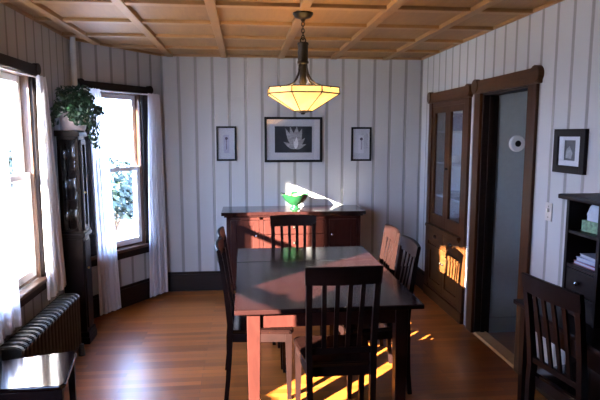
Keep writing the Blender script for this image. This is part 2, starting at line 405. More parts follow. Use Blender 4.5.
# ------------------------------------------------------------------ windows
def header_mb(a, d, inn, s0, s1, z0, z1, t=.03):
    """head casing with round ends rising above the board"""
    m_ = MB(); o = a + d*s0
    m_.prism([(0, 0), (s1-s0, 0), (s1-s0, t), (0, t)], (0, 0, 1), z1-z0-.015, .004, o=(o.x, o.y, z0), u=(d.x, d.y, 0), v=(inn.x, inn.y, 0))
    r = (z1-z0)*.48
    for s in (s0 + r*.75, s1 - r*.75):
        c = a + d*s
        poly = [(r*math.cos(2*PI*k/20), r*math.sin(2*PI*k/20)) for k in range(20)]
        m_.prism(poly, (inn.x, inn.y, 0), t+.008, .003, o=(c.x, c.y, z1-r), u=(d.x, d.y, 0), v=(0, 0, 1))
    return m_
def window(name, label, a, d, out, op, cas=.105, head=.085, trim='darktrim'):
    inn = -out
    root = structure(empty(name, (a.x + d.x*(op[0]+op[1])/2, a.y + d.y*(op[0]+op[1])/2, op[2])), label, 'window')
    rl = root.location.copy()
    def put(mbx, nm, mat, par=None, smooth=False):
        o = mbx.build(nm, mat, None, smooth)
        p = par or root
        o.parent = p
        o.matrix_parent_inverse = Matrix.Translation(-rl)
        return o
    def slab(mbx, s0, s1, z0, z1, t0, t1, bev=.003):
        """t0..t1 measured outwards from the inner wall face (negative = into the room)"""
        o = a + d*s0 + out*t0
        mbx.prism([(0, 0), (s1-s0, 0), (s1-s0, t1-t0), (0, t1-t0)], (0, 0, 1), z1-z0, bev, o=(o.x, o.y, z0), u=(d.x, d.y, 0), v=(out.x, out.y, 0))
    s0, s1, z0, z1 = op
    m_ = MB(); slab(m_, s0-cas, s0, z0-.03, z1, -.022, 0); slab(m_, s1, s1+cas, z0-.03, z1, -.022, 0); put(m_, 'casing', trim)
    put(header_mb(a, d, inn, s0-cas-.03, s1+cas+.03, z1, z1+head, .032), 'header', trim, smooth=True)
    m_ = MB(); slab(m_, s0-cas-.03, s1+cas+.03, z0-.03, z0, -.055, .02, .005); put(m_, 'window_sill', 'jamb' if trim == 'darktrim' else trim)
    m_ = MB(); slab(m_, s0-cas, s1+cas, z0-.10, z0-.03, -.018, 0); put(m_, 'apron', trim)
    m_ = MB()   # jamb lining
    slab(m_, s0, s0+.018, z0, z1, 0, .13, .001); slab(m_, s1-.018, s1, z0, z1, 0, .13, .001); slab(m_, s0+.018, s1-.018, z1-.018, z1, 0, .13, .001); slab(m_, s0+.018, s1-.018, z0, z0+.018, .02, .14, .001)
    put(m_, 'jamb', 'jamb')
    a0, a1, zz0, zz1 = s0+.018, s1-.018, z0+.018, z1-.018
    zm = (zz0+zz1)/2 + .016
    f = .045
    for nm, q0, q1, t0, t1 in (('upper_sash', zm-.02, zz1, .056, .084), ('lower_sash', zz0, zm+.02, .022, .052)):
        m_ = MB(); slab(m_, a0, a0+f, q0, q1, t0, t1); slab(m_, a1-f, a1, q0, q1, t0, t1)
        slab(m_, a0+f, a1-f, q1-(f if nm[0] == 'u' else .04), q1, t0, t1); slab(m_, a0+f, a1-f, q0, q0+(.04 if nm[0] == 'u' else f+.01), t0, t1)
        if nm[0] == 'l':
            c = (a0+a1)/2; slab(m_, c-.03, c+.03, q1, q1+.012, t0-.005, t1-.005)
        so = put(m_, nm, 'vinyl')
        m_ = MB(); tm = (t0+t1)/2; slab(m_, a0+f, a1-f, q0+.04, q1-.04, tm-.002, tm+.002, 0)
        pn = put(m_, 'pane', 'pane', so)
        pn.matrix_parent_inverse = Matrix.Identity(4)      # the sash already carries the root offset
    return root
window('window_1', 'bright double hung window over the radiator', V((L, 0)), V((0, 1)), V((-1, 0)), W1, cas=.088)
window('window_2', 'double hung window in the angled bay wall', A0, cd, cn_out, W2)
window('window_3', 'double hung window in the near bay wall', A1, ed, en_out, W3)

# ------------------------------------------------------------------ doorway
dr = structure(empty('door_1', (R, (DR[0]+DR[1])/2, 0)), 'open doorway cased in dark oak', 'doorway')
def child(o, root):
    o.parent = root; o.matrix_parent_inverse = Matrix.Translation(-root.location); return o
m_ = MB()
for y0, y1 in ((DR[0]-.105, DR[0]+.004), (DR[1]-.004, DR[1]+.105)): m_.box(R-.024, R, y0, y1, 0, 2.02, .005)
child(m_.build('casing', 'oak'), dr)
child(header_mb(V((R, 0)), V((0, 1)), V((-1, 0)), DR[0]-.14, DR[1]+.125, 2.015, 2.135, .034).build('header', 'oakh', None, True), dr)
m_ = MB()
m_.box(R, R+.13, DR[1]-.02, DR[1], 0, 2.02, .002); m_.box(R, R+.13, DR[0], DR[0]+.02, 0, 2.02, .002); m_.box(R, R+.13, DR[0]+.02, DR[1]-.02, 2.0, 2.02, .002)
m_.box(R+.05, R+.085, DR[1]-.034, DR[1]-.02, 0, 2.0, .002)
child(m_.build('jamb', 'darktrim'), dr)
m_ = MB(); m_.prism([(0, 0), (.13, 0), (.115, .014), (.015, .014)], (0, 1, 0), DR[1]-DR[0]-.04, 0, o=(R-.01, DR[0]+.02, 0), u=(1, 0, 0), v=(0, 0, 1))
child(m_.build('threshold', 'thresh'), dr)
m_ = MB()
for z in (.3, 1.05, 1.75): m_.box(R+.03, R+.05, DR[0]+.018, DR[0]+.024, z, z+.09, .001)
child(m_.build('hinge', 'bronze'), dr)
# hall beyond
HX = R+.12
m_ = MB(); m_.box(HX, 3.4, 1.9, 4.36, -.1, -.004); structure(m_.build('floor_hall', 'hallfloor'), 'dim wood floor of the hall', 'floor')
m_ = MB(); m_.box(HX, 3.4, 4.215, 4.33, 0, 2.5); structure(m_.build('wall_hall', 'hallwall'), 'pale hall wall seen through the doorway', 'wall')
m_ = MB(); m_.box(3.3, 3.42, 1.8, 4.215, 0, 2.5); structure(m_.build('wall_hall_right', 'hallwall'), 'far side wall of the hall', 'wall')
m_ = MB(); m_.box(HX, 3.3, 1.8, 1.9, 0, 2.5); structure(m_.build('wall_hall_front', 'hallwall'), 'near end wall of the hall', 'wall')
m_ = MB(); m_.box(HX, 3.42, 1.8, 4.33, 2.45, 2.55); structure(m_.build('ceiling_hall', 'hallwall'), 'hall ceiling', 'ceiling')
m_ = MB(); m_.box(HX+.01, 3.3, 4.197, 4.215, 0, .13, .003); structure(m_.build('baseboard_hall', 'hallwall'), 'painted baseboard in the hall', 'baseboard')
# round dial on the hall wall
dl = empty('thermostat', (2.235, 4.2155, 1.61), 0, 'small round white dial on the hall wall beyond the doorway', 'thermostat')
m_ = MB(); m_.lathe([(0, 0), (.068, 0), (.068, .012), (.060, .024), (0, .026)], seg=28)
o = m_.build('housing', 'dial', dl, True); o.rotation_euler.x = PI/2
m_ = MB(); m_.lathe([(0, .026), (.026, .026), (.022, .034), (0, .035)], seg=20)
o = m_.build('knob', 'black', dl, True); o.rotation_euler.x = PI/2; o['label'] = 'black centre'

# ------------------------------------------------------------------ built-in china cabinet in the right wall
bc = empty('built_in_cabinet', (R, 4.91, 0), 0, 'tall dark oak built-in cabinet with two glass doors left of the doorway', 'cabinet')
def bch(mbx, nm, mat, par=None, smooth=False, label=None):
    o = mbx.build(nm, mat, None, smooth)
    if par is None: child(o, bc)
    else: o.parent = par
    if label: o['label'] = label
    return o
y0, y1 = 4.42, 5.41
m_ = MB()
m_.box(R-.026, R, y0, y0+.09, 0, 2.0, .005); m_.box(R-.026, R, y1-.09, y1, 0, 2.0, .005)
m_.box(R-.018, R+.02, y0+.09, y1-.09, 1.955, 2.0, .003); m_.box(R-.018, R+.02, y0+.09, y1-.09, .09, .125, .003)
m_.box(R-.018, R+.02, y0+.09, y1-.09, .565, .590, .003); m_.box(R-.018, R+.02, 4.905, 4.925, .590, .742, .002)
bch(m_, 'face_frame', 'oak')
bch(header_mb(V((R, 0)), V((0, 1)), V((-1, 0)), y0-.02, y1+.02, 2.0, 2.115, .036), 'header', 'oakh', smooth=True)
m_ = MB(); m_.box(R-.060, R+.02, y0+.07, y1-.07, .742, .772, .006); m_.box(R-.04, R, y0+.09, y1-.09, .722, .742, .004); bch(m_, 'counter_ledge', 'oakh')
m_ = MB(); m_.box(R-.036, R, y0, y1, 0, .10, .004); bch(m_, 'plinth', 'oakh')
m_ = MB()
m_.box(R+.30, R+.32, CB[0]-.02, CB[1]+.02, .1, 2.0); m_.box(R+.02, R+.32, CB[0]-.03, CB[0], .1, 2.0); m_.box(R+.02, R+.32, CB[1], CB[1]+.03, .1, 2.0)
m_.box(R+.02, R+.32, CB[0], CB[1], 1.985, 2.0); m_.box(R+.02, R+.32, CB[0], CB[1], .1, .115)
bch(m_, 'carcass', 'cabin', label='inside tinted pale blue like reflections in the glass')
SHZ = (1.075, 1.41, 1.72)
for z in SHZ:
    m_ = MB(); m_.box(R+.04, R+.30, CB[0], CB[1], z-.018, z, .002); bch(m_, 'shelf', 'plate', label='white shelf')
m_ = MB(); m_.box(R+.025, R+.30, CB[0], CB[1], .755, .772, .002); bch(m_, 'bottom_shelf', 'plate')
ym = 4.915
for a, b, hs in ((4.51, ym-.002, 1), (ym+.002, 5.32, -1)):
    m_ = MB(); f = .062
    m_.box(R-.014, R+.012, a, a+f, .775, 1.955, .003); m_.box(R-.014, R+.012, b-f, b, .775, 1.955, .003)
    m_.box(R-.014, R+.012, a+f, b-f, 1.955-.058, 1.955, .003); m_.box(R-.014, R+.012, a+f, b-f, .775, .775+.11, .003)
    d_ = bch(m_, 'glass_door', 'oak'); bpy.context.view_layer.update()
    m_ = MB(); m_.box(R-.001, R+.003, a+f, b-f, .885, 1.897)
    bch(m_, 'pane', 'cabdoorglass', d_)
    hy = b-.03 if hs == 1 else a+.03
    if hs == 1:
        m_ = MB(); m_.sphere((R-.03, hy, 1.36), .014, seg=12); m_.box(R-.024, R-.012, hy-.005, hy+.005, 1.355, 1.365); bch(m_, 'knob', 'bronze', d_, True)
    # drawers
    m_ = MB(); m_.box(R-.028, R+.01, a, b, .594, .720, .006); dd = bch(m_, 'drawer', 'oakh')
    m_ = MB(); c = (a+b)/2; m_.lathe([(0, 0), (.034, 0), (.030, .012), (.016, .022), (0, .024)], seg=16)
    bmesh.ops.transform(m_.bm, matrix=Matrix.Translation((R-.026, c, .66)) @ Matrix.Rotation(-PI/2, 4, 'Y') @ Matrix.Diagonal((.6, 1.1, 1, 1)), verts=m_.bm.verts)
    bch(m_, 'pull', 'bronze', dd, True)
    # lower panelled doors
    m_ = MB(); f = .055
    m_.box(R-.024, R, a, a+f, .13, .560, .003); m_.box(R-.024, R, b-f, b, .13, .560, .003); m_.box(R-.024, R, a+f, b-f, .505, .560, .003); m_.box(R-.024, R, a+f, b-f, .13, .20, .003)
    m_.box(R-.012, R+.006, a+f, b-f, .2, .505, .001)
    ld = bch(m_, 'lower_door', 'oakh')
    m_ = MB(); m_.sphere((R-.036, (b-.028) if hs == 1 else (a+.028), .43), .012, seg=10); bch(m_, 'knob', 'bronze', ld, True)

# dishes on its shelves
def plate_stack(z, y, n, r, label0):
    for k in range(n):
        m_ = MB(); m_.lathe([(0, 0), (r*.55, 0), (r*.62, .006), (r, .018), (r, .021), (r*.6, .010), (0, .008)], seg=28)
        o = m_.build('plate', 'plate', None, True); o.location = (R+.165, y, z + k*.0125 + .001)
        pos = ['bottom', 'second from bottom', 'second from top', 'top'][k] if n == 4 else ['bottom', 'middle', 'top'][k]
        tag(o, 'white china plate in cabinet, %s of the stack %s' % (pos, label0), 'plate', 'china plates in the built-in cabinet')
plate_stack(1.41, 4.72, 4, .105, 'on the middle shelf')
plate_stack(1.075, 5.10, 3, .11, 'on the lower shelf')
def bowl_obj(y, z, r, lab, sc=1.0):
    m_ = MB(); m_.lathe([(0, 0), (r*.45, 0), (r*.45, .008), (r*.8, r*.45), (r, r*.8), (r*.96, r*.8), (r*.75, r*.45), (r*.4, .016), (0, .014)], seg=24)
    o = m_.build('china_bowl', 'plate', None, True); o.location = (R+.16, y, z + .001); tag(o, lab, 'bowl', 'bowls in the built-in cabinet')
bowl_obj(5.12, 1.41, .085, 'white bowl behind the far glass door on the middle cabinet shelf')
bowl_obj(4.70, 1.72, .095, 'white bowl behind the near glass door on the highest cabinet shelf')
bowl_obj(4.66, 1.075, .08, 'white bowl behind the near glass door on the lower cabinet shelf')
def pitcher(y, z, h, lab):
    t = empty('pitcher', (R+.165, y, z+.001), 0, lab, 'pitcher')
    m_ = MB(); m_.lathe([(0, 0), (.045, 0), (.062, h*.3), (.05, h*.7), (.038, h*.85), (.05, h), (.045, h), (.03, h*.85), (0, h*.82)], seg=20); m_.build('body', 'bookblue', t, True)
    m_ = MB(); m_.tube([(0, -.045, h*.85), (0, -.085, h*.75), (0, -.09, h*.5), (0, -.06, h*.3)], .008); m_.build('handle', 'bookblue', t, True)
pitcher(4.70, .772, .2, 'dark blue pitcher at the foot of the near glass door')
pitcher(5.11, 1.72, .17, 'dark blue pitcher on the highest shelf behind the far glass door')
m_ = MB(); m_.lathe([(0, 0), (.05, 0), (.075, .04), (.08, .09), (.055, .11), (.02, .125), (.018, .14), (0, .145)], seg=24)
o = m_.build('covered_dish', 'plate', None, True); o.location = (R+.16, 5.12, .773); tag(o, 'white covered dish at the foot of the far glass door', 'dish')

# ------------------------------------------------------------------ pictures
def picture(name, x, z, w, h, fw, label, facing='back', mat='mat', art=None):
    """hung on the back wall (y=D) or the right wall"""
    t = empty(name, (x, D, z) if facing == 'back' else (R, x, z), 0 if facing == 'back' else -PI/2, label, 'picture')
    m_ = MB(); d0 = -.024
    m_.box(-w/2, -w/2+fw, d0, 0, -h/2, h/2, .003); m_.box(w/2-fw, w/2, d0, 0, -h/2, h/2, .003)
    m_.box(-w/2+fw, w/2-fw, d0, 0, h/2-fw, h/2, .003); m_.box(-w/2+fw, w/2-fw, d0, 0, -h/2, -h/2+fw, .003)
    m_.build('frame', 'black' if facing == 'back' else 'espresso', t)
    m_ = MB(); m_.box(-w/2+fw, w/2-fw, -.012, -.002, -h/2+fw, h/2-fw); m_.build('mat_board', mat, t)
    if art: art(t)
    m_ = MB(); m_.box(-w/2+fw, w/2-fw, -.020, -.018, -h/2+fw, h/2-fw); m_.build('glazing', 'picglass', t)
    return t
def flat(m_, pts, y=-.0135, t=.001):
    m_.prism(pts, (0, 1, 0), t, 0, o=(0, y, 0), u=(1, 0, 0), v=(0, 0, 1))
def art_flower(t):
    m_ = MB(); m_.box(-.20, .20, -.0135, -.012, -.138, .142); pr = m_.build('print', 'print', t)
    def petal(m_, bx, bz, ang, ln, wd, y):
        pts = []
        for k in range(9):
            s = k/8; pts.append((s*ln, wd*math.sin(PI*s**.75)))
        for k in range(7, 0, -1):
            s = k/8; pts.append((s*ln, -wd*math.sin(PI*s**.75)))
        ca, sa = math.cos(ang), math.sin(ang)
        flat(m_, [(bx + p*ca - q*sa, bz + p*sa + q*ca) for p, q in pts], y, .0006)
    b = (.02, -.10)
    m_ = MB()
    for i, (a, ln, wd) in enumerate(((2.02, .245, .030), (1.80, .25, .030), (1.50, .245, .040), (1.25, .23, .034), (.85, .16, .024), (2.6, .15, .022), (.42, .13, .018))): petal(m_, b[0], b[1], a, ln, wd, -.0144 - .0002*i)
    m_.build('petals', 'petal', pr)
    m_ = MB(); petal(m_, .025, -.10, 1.5, .13, .022, -.0164); petal(m_, .025, -.1, 1.8, .1, .012, -.0166); m_.build('stamen', 'petal2', pr)
def art_slip(t, dark):
    m_ = MB(); m_.box(-.030, .030, -.0135, -.012, -.10, .095); pr = m_.build('print', 'printmid' if dark else 'mat2', t)
    m_ = MB()
    for k in range(5):
        a = 2*PI*k/5; flat(m_, [(.009*math.cos(a) + .008*math.cos(q*PI/4), .055 + .009*math.sin(a) + .008*math.sin(q*PI/4)) for q in range(8)], -.0146 - .0002*k, .0008)
    flat(m_, [(-.003, -.06), (.003, -.06), (.002, .05), (-.002, .05)], -.0144, .0008)
    m_.build('flower', 'printpurple', pr)
picture('framed_picture', .520, 1.631, .622, .482, .026, 'large black framed photo of a pale flower over the sideboard', art=art_flower)
picture('framed_picture', -.192, 1.590, .212, .366, .020, 'small black framed picture left of the large flower photo', mat='mat', art=lambda t: art_slip(t, True))
picture('framed_picture', 1.260, 1.583, .222, .366, .020, 'small black framed picture right of the large flower photo', mat='mat', art=lambda t: art_slip(t, False))
def art_dark(t):
    m_ = MB(); m_.box(-.052, .052, -.0135, -.012, -.055, .065); pr = m_.build('print', 'print', t)
    m_ = MB(); flat(m_, [(-.035, -.04), (.02, -.045), (.03, -.01), (.0, .03), (-.03, .01)], -.0145); m_.build('figure', 'petal', pr)
picture('framed_picture', 2.985, 1.585, .305, .262, .045, 'dark framed square picture on the right wall above the light switch', 'right', 'mat2', art_dark)

# light switch
sw = empty('light_switch', (R, 3.18, 1.195), -PI/2, 'beige light switch plate right of the doorway', 'switch')
m_ = MB(); m_.box(-.036, .036, -.007, 0, -.058, .058, .003); m_.build('plate', 'switch', sw)
m_ = MB(); m_.box(-.006, .006, -.019, -.007, -.004, .020, .002); m_.build('toggle', 'toggle', sw)
for z in (-.035, .035):
    m_ = MB(); m_.box(-.004, .004, -.0085, -.007, z-.004, z+.004, .0008); m_.build('screw', 'nickel', sw)

# ------------------------------------------------------------------ dining table
TX0, TX1, TY0, TY1, TZ = -.066, .978, 2.764, 4.347, .75
tb = empty('dining_table', ((TX0+TX1)/2, (TY0+TY1)/2, 0), 0, 'long dark wood dining table in the middle of the room', 'table')
hw, hl = (TX1-TX0)/2, (TY1-TY0)/2
m_ = MB(); m_.box(-hw, hw, -hl, .309, TZ-.026, TZ, .006); m_.box(-hw, hw, .312, hl, TZ-.026, TZ, .006); m_.build('tabletop', 'espresso_table', tb)
ins, lg = .066, .074
m_ = MB()
for sx in (-1, 1): m_.box(sx*(hw-ins-.03)-.011, sx*(hw-ins-.03)+.011, -hl+ins+lg-.004, hl-ins-lg+.004, .62, TZ-.026, .002)
for sy in (-1, 1): m_.box(-hw+ins+lg-.004, hw-ins-lg+.004, sy*(hl-ins-.03)-.011, sy*(hl-ins-.03)+.011, .62, TZ-.026, .002)
m_.build('apron', 'mahogany', tb)
for sx in (-1, 1):
    for sy in (-1, 1):
        m_ = MB(); cx, cy = sx*(hw-ins-lg/2), sy*(hl-ins-lg/2)
        m_.tube([(cx, cy, 0), (cx, cy, .60), (cx, cy, TZ-.026)], 0, rect=[(lg-.016, lg-.016), (lg, lg), (lg, lg)], up=(0, 1, 0))
        bmesh.ops.bevel(m_.bm, geom=m_.bm.edges[:], offset=.003, segments=1, affect='EDGES')
        m_.build('leg', 'mahogany', tb)

# ------------------------------------------------------------------ dining chairs
CH = .985
def by(z):      # centre line of the back posts, local y
    return -.205 + (-.010 if z < .45 else 0) - max(0, z-.45)*.085 - max(0, z-.45)**2*.075 - max(0, .45-z)*.06*(.45-z)/.45
def make_chair():
    c = empty('dining_chair', (0, 0, 0))
    HW = .195
    m_ = MB(); pts = []
    fw_, bw_ = .222, .178
    sh = [(-bw_, -.205), (bw_, -.205), (fw_, .165), (fw_-.03, .190), (-fw_+.03, .190), (-fw_, .165)]
    m_.prism(sh, (0, 0, 1), .024, .006, o=(0, 0, .438), u=(1, 0, 0), v=(0, 1, 0)); m_.build('seat', 'seat', c)
    m_ = MB()
    m_.box(-.185, .185, .148, .168, .385, .438, .002); m_.box(-.160, .160, -.200, -.182, .385, .438, .002)
    for s in (-1, 1): m_.tube([(s*.172, -.195, .4115), (s*.200, .155, .4115)], 0, rect=(.018, .053))
    m_.build('seat_frame', 'espresso', c)
    for s in (-1, 1):
        m_ = MB(); m_.tube([(s*.195, .160, 0), (s*.193, .156, .438)], 0, rect=[(.026, .026), (.040, .040)], up=(0, 1, 0)); m_.build('leg', 'espresso', c)
    for s in (-1, 1):
        m_ = MB(); zs = [0, .15, .30, .42, .50, .6, .7, .8, .89, .915]
        m_.tube([(s*(.165 + .014*min(1, z/.9)), by(z), z) for z in zs], 0, rect=[(.032, .028 + .012*math.exp(-((z-.44)/.18)**2)) for z in zs], up=(0, 1, 0))
        m_.build('back_post', 'espresso', c)
    # crest rail, bowed backwards
    b = bmesh.new(); n = 14; rows = []
    for i in range(n+1):
        u = -1 + 2*i/n; x = u*.199; bow = -.022*(1-u*u)
        ring = []
        for z, dy in ((.895, .011), (CH-.006, .011), (CH, .005), (CH, -.006), (CH-.006, -.012), (.895, -.012)):
            zz = z + (.006*(1-u*u) if z > .95 else 0)
            ring.append(b.verts.new((x*(1 if z < .95 else 1.012), by(z)+bow+dy, zz)))
        rows.append(ring)
    for A, B in zip(rows, rows[1:]):
        for k in range(6): b.faces.new((A[k], B[k], B[(k+1) % 6], A[(k+1) % 6]))
    b.faces.new(rows[0]); b.faces.new(rows[-1]); bmesh.ops.recalc_face_normals(b, faces=b.faces[:])
    m_ = MB(); m_._merge(b); m_.build('crest_rail', 'espresso', c, True)
    m_ = MB(); m_.box(-.158, .158, by(.53)-.010, by(.53)+.010, .515, .545, .003); m_.build('lower_rail', 'espresso', c)
    for k in range(4):
        x = -.102 + .068*k
        m_ = MB(); zs = [.54, .62, .7, .8, .9]
        m_.tube([(x*(.92+.08*(z-.54)/.36), by(z) - .022*(1-(x/.199)**2)*((z-.54)/.36), z) for z in zs], 0, rect=(.024, .011), up=(0, 1, 0)); m_.build('slat', 'espresso', c)
    return c
chair = make_chair()
chairs = [
    (.497, 2.885, 0, 1.03, 'dark slat-back dining chair nearest the camera, at the near end of the table'),
    (.412, 4.290, PI, 1, 'dark slat-back dining chair at the far end of the table before the sideboard'),
    (.105, 3.425, -PI/2, 1, 'dark slat-back chair on the left side of the table, the nearer one'),
    (.095, 3.870, -PI/2, 1, 'dark slat-back chair on the left side of the table, the farther one'),
    (.815, 3.390, PI/2 - .03, 1, 'dark slat-back chair on the right side of the table, the nearer shaded one'),
    (.825, 3.872, PI/2 - .05, 1, 'slat-back chair on the right side of the table, back lit pale by sun'),
    (1.705, 2.365, -PI/2 + .14, 1, 'dark slat-back chair pulled up to the desk at the right'),
    (-1.115, 2.775, -PI/2 + .16, 1, 'dark chair with shiny seat beside the radiator at the left'),
]
for i, (x, y, rz, sc, lab) in enumerate(chairs):
    o = chair if i == 0 else copy_tree(chair)
    o.location = (x, y, 0); o.rotation_euler.z = rz; o.scale = (1, 1, sc)
    tag(o, lab, 'chair', 'dark slat-back dining chairs')

# ------------------------------------------------------------------ sideboard
sb = empty('sideboard', (.4875, 5.49, 0), 0, 'dark reddish wood sideboard against the back wall', 'sideboard')
W_, F_, Bk = .678, -.220, .205
m_ = MB(); m_.box(-.727, .727, -.250, .218, .885, .920, .007); m_.box(-.700, .700, -.235, .21, .868, .885, .003); m_.build('top', 'polish', sb)
m_ = MB(); m_.box(-W_, W_, F_+.02, Bk, .12, .868, .003)
for x in (-W_, -.352, .312, W_-.04): m_.box(x, x+.04, F_, F_+.022, .12, .868, .002)
m_.box(-W_, W_, F_, F_+.022, .838, .868, .002); m_.box(-W_, W_, F_, F_+.022, .12, .17, .002); m_.build('body', 'mahogany', sb)
for sx in (-1, 1):
    for y in (F_, Bk-.05):
        m_ = MB(); m_.tube([(sx*(W_-.03), y+.025, 0), (sx*(W_-.03), y+.025, .13)], 0, rect=[(.04, .04), (.052, .052)], up=(0, 1, 0)); m_.build('leg', 'mahogany', sb)
def panel_door(x0, x1, kx):
    m_ = MB(); z0, z1, f = .175, .834, .055
    m_.box(x0, x0+f, F_-.004, F_+.018, z0, z1, .003); m_.box(x1-f, x1, F_-.004, F_+.018, z0, z1, .003); m_.box(x0+f, x1-f, F_-.004, F_+.018, z1-f, z1, .003); m_.box(x0+f, x1-f, F_-.004, F_+.018, z0, z0+f, .003)
    m_.box(x0+f, x1-f, F_+.006, F_+.018, z0+f, z1-f); d_ = m_.build('door', 'mahogany', sb)
    m_ = MB(); m_.sphere((kx, F_-.022, .68), .014, seg=12); m_.box(kx-.005, kx+.005, F_-.014, F_-.002, .675, .685); m_.build('knob', 'nickel', d_, True)
panel_door(-W_+.043, -.355, -.382); panel_door(.355, W_-.043, .382)
for z0, z1 in ((.690, .834), (.522, .684), (.352, .516), (.175, .346)):
    m_ = MB(); m_.box(-.308, .308, F_-.006, F_+.018, z0, z1, .005); d_ = m_.build('drawer', 'mahogany', sb)
    zc = (z0+z1)/2
    m_ = MB(); m_.sphere((0, F_-.026, zc), .015, seg=12); m_.box(-.005, .005, F_-.016, F_-.004, zc-.005, zc+.005); m_.build('knob', 'bronze', d_, True)

# bowl of fruit
BX, BY, BZ = .515, 5.475, .9205
m_ = MB()
b = bmesh.new(); seg = 40; rings = []
prof = [(.030, 0), (.055, .0), (.052, .010), (.032, .022), (.030, .032), (.060, .048), (.105, .085), (.150, .150), (.146, .154), (.100, .092), (.055, .056), (0.001, .046)]
for r, z in prof:
    ring = []
    for i in range(seg):
        a = 2*PI*i/seg; lift = max(0, (r-.10)/.05)*(.010*math.sin(5*a+.4)); k = 1 + max(0, (r-.10)/.05)*.05*math.sin(5*a+.4)
        ring.append(b.verts.new((r*k*math.cos(a), r*k*math.sin(a), z+lift)))
    rings.append(ring)
for A, B in zip(rings, rings[1:]):
    for i in range(seg): b.faces.new((A[i], A[(i+1) % seg], B[(i+1) % seg], B[i]))
b.faces.new(rings[0]); b.faces.new(rings[-1]); bmesh.ops.recalc_face_normals(b, faces=b.faces[:])
m_._merge(b); o = m_.build('fruit_bowl', 'green', None, True); o.location = (BX, BY, BZ); tag(o, 'green footed bowl with flaring rim on the sideboard', 'bowl')
def fruit(nm, x, y, z, r, mat, lab, sc=(1, 1, 1)):
    t = empty(nm, (BX+x, BY+y, BZ+z), 0, lab, 'fruit', 'fruit in the green bowl')
    m_ = MB(); m_.lathe([(0, -.80*r), (.45*r, -.92*r), (.85*r, -.6*r), (1.0*r, 0), (.9*r, .5*r), (.5*r, .86*r), (.15*r, .84*r), (0, .72*r)], seg=20); o = m_.build('flesh', mat, t, True); o.scale = sc
    m_ = MB(); m_.tube([(0, 0, .7*r), (.003, 0, .95*r), (.008, 0, 1.15*r)], .0025, 6); m_.build('stem', 'stem', t)
fruit('apple', -.002, -.05, .121, .040, 'apple', 'brownish red apple at the front of the green bowl')
fruit('pear', .055, .04, .125, .038, 'pear', 'greenish fruit at the back right of the green bowl', (1, 1, 1.15))
fruit('lemon', -.062, .045, .127, .036, 'lemon', 'yellow fruit at the back left of the green bowl', (1, 1, 1.1))

# ------------------------------------------------------------------ pendant lamp
LX, LY = .392, 3.60
pl = empty('pendant_lamp', (LX, LY, H-.03), 0, 'bronze pendant lamp with lit octagonal amber glass bowl', 'lamp')
def lz(z): return z - (H-.03)
m_ = MB(); m_.lathe([(0, lz(2.476)), (.068, lz(2.476)), (.068, lz(2.466)), (.050, lz(2.446)), (.018, lz(2.436)), (.010, lz(2.420)), (0, lz(2.420))], seg=24); m_.build('canopy', 'bronze', pl, True)
m_ = MB()
z = 2.416; k = 0
while z > 2.31:
    m_.torus((0, 0, lz(z-.010)), .0105, .0028, 'x' if k % 2 else 'y', 14, 6, 1.35); z -= .0215; k += 1
m_.build('chain', 'bronze', pl, True)
m_ = MB(); m_.torus((0, 0, lz(2.300)), .018, .0045, 'y', 18, 8); m_.build('loop', 'bronze', pl, True)
m_ = MB(); m_.lathe([(0, lz(2.288)), (.036, lz(2.286)), (.038, lz(2.276)), (.034, lz(2.268)), (.034, lz(2.17)), (.038, lz(2.165)), (.038, lz(2.152)), (.026, lz(2.145)), (.022, lz(2.06)), (.026, lz(2.03)), (.016, lz(2.0)), (0, lz(2.0))], seg=20); m_.build('stem', 'bronze', pl, True)
NS = 8; a0 = PI/8
rt, zt, zm, zb, rb = .247, 1.990, 1.950, 1.835, .055
for k in range(4):
    a = a0 + 2*PI*k/4 + PI/8
    ca, sa = math.cos(a), math.sin(a)
    m_ = MB(); m_.tube([(ca*r, sa*r, lz(z)) for r, z in ((.030, 2.16), (.034, 2.12), (.045, 2.08), (.068, 2.045), (.105, 2.015), (.17, 1.995), (rt*.93, 1.985))], .006, 8); m_.build('arm', 'bronze', pl, True)
m_ = MB(); m_.lathe([(rt, lz(zt)), (rt+.004, lz(zm)), (rb, lz(zb)), (rb-.006, lz(zb+.006)), (rt-.004, lz(zm+.003)), (rt-.006, lz(zt)), ], seg=NS, ang0=a0, close=False)
sh = m_.build('glass_shade', 'shade', pl)
m_ = MB()
ring = lambda r, z: [(r*math.cos(a0+2*PI*i/NS), r*math.sin(a0+2*PI*i/NS), lz(z)) for i in range(NS)]
RT, RM, RB = ring(rt+.001, zt), ring(rt+.004, zm), ring(rb, zb)
for i in range(NS):
    j = (i+1) % NS
    m_.tube([RT[i], RT[j]], .0042, 6); m_.tube([RM[i], RM[j]], .0042, 6); m_.tube([RT[i], RM[i]], .0036, 6); m_.tube([RM[i], RB[i]], .0034, 6)
m_.build('lead_strips', 'lead', sh)
m_ = MB(); m_.lathe([(0, lz(1.815)), (.012, lz(1.818)), (.016, lz(1.826)), (.030, lz(1.832)), (.064, lz(1.836)), (.064, lz(1.843)), (.02, lz(1.848)), (0, lz(1.848))], seg=20); m_.build('finial', 'bronze', pl, True)
m_ = MB()
for k in range(3):
    a = 2*PI*k/3 - .4; m_.tube([(0, 0, lz(2.0)), (.05*math.cos(a), .05*math.sin(a), lz(1.97))], .008)
m_.tube([(0, 0, lz(2.01)), (0, 0, lz(1.845))], .006)
m_.build('socket', 'bronze', pl)
for k in range(3):
    a = 2*PI*k/3 - .4
    ld = bpy.data.lights.new('lamp_bulb', 'POINT'); ld.energy = LAMP; ld.color = (1, .70, .34); ld.shadow_soft_size = .022
    lo = bpy.data.objects.new('lamp_bulb', ld); COL.objects.link(lo); lo.parent = pl
    lo.location = (.085*math.cos(a), .085*math.sin(a), lz(1.945))

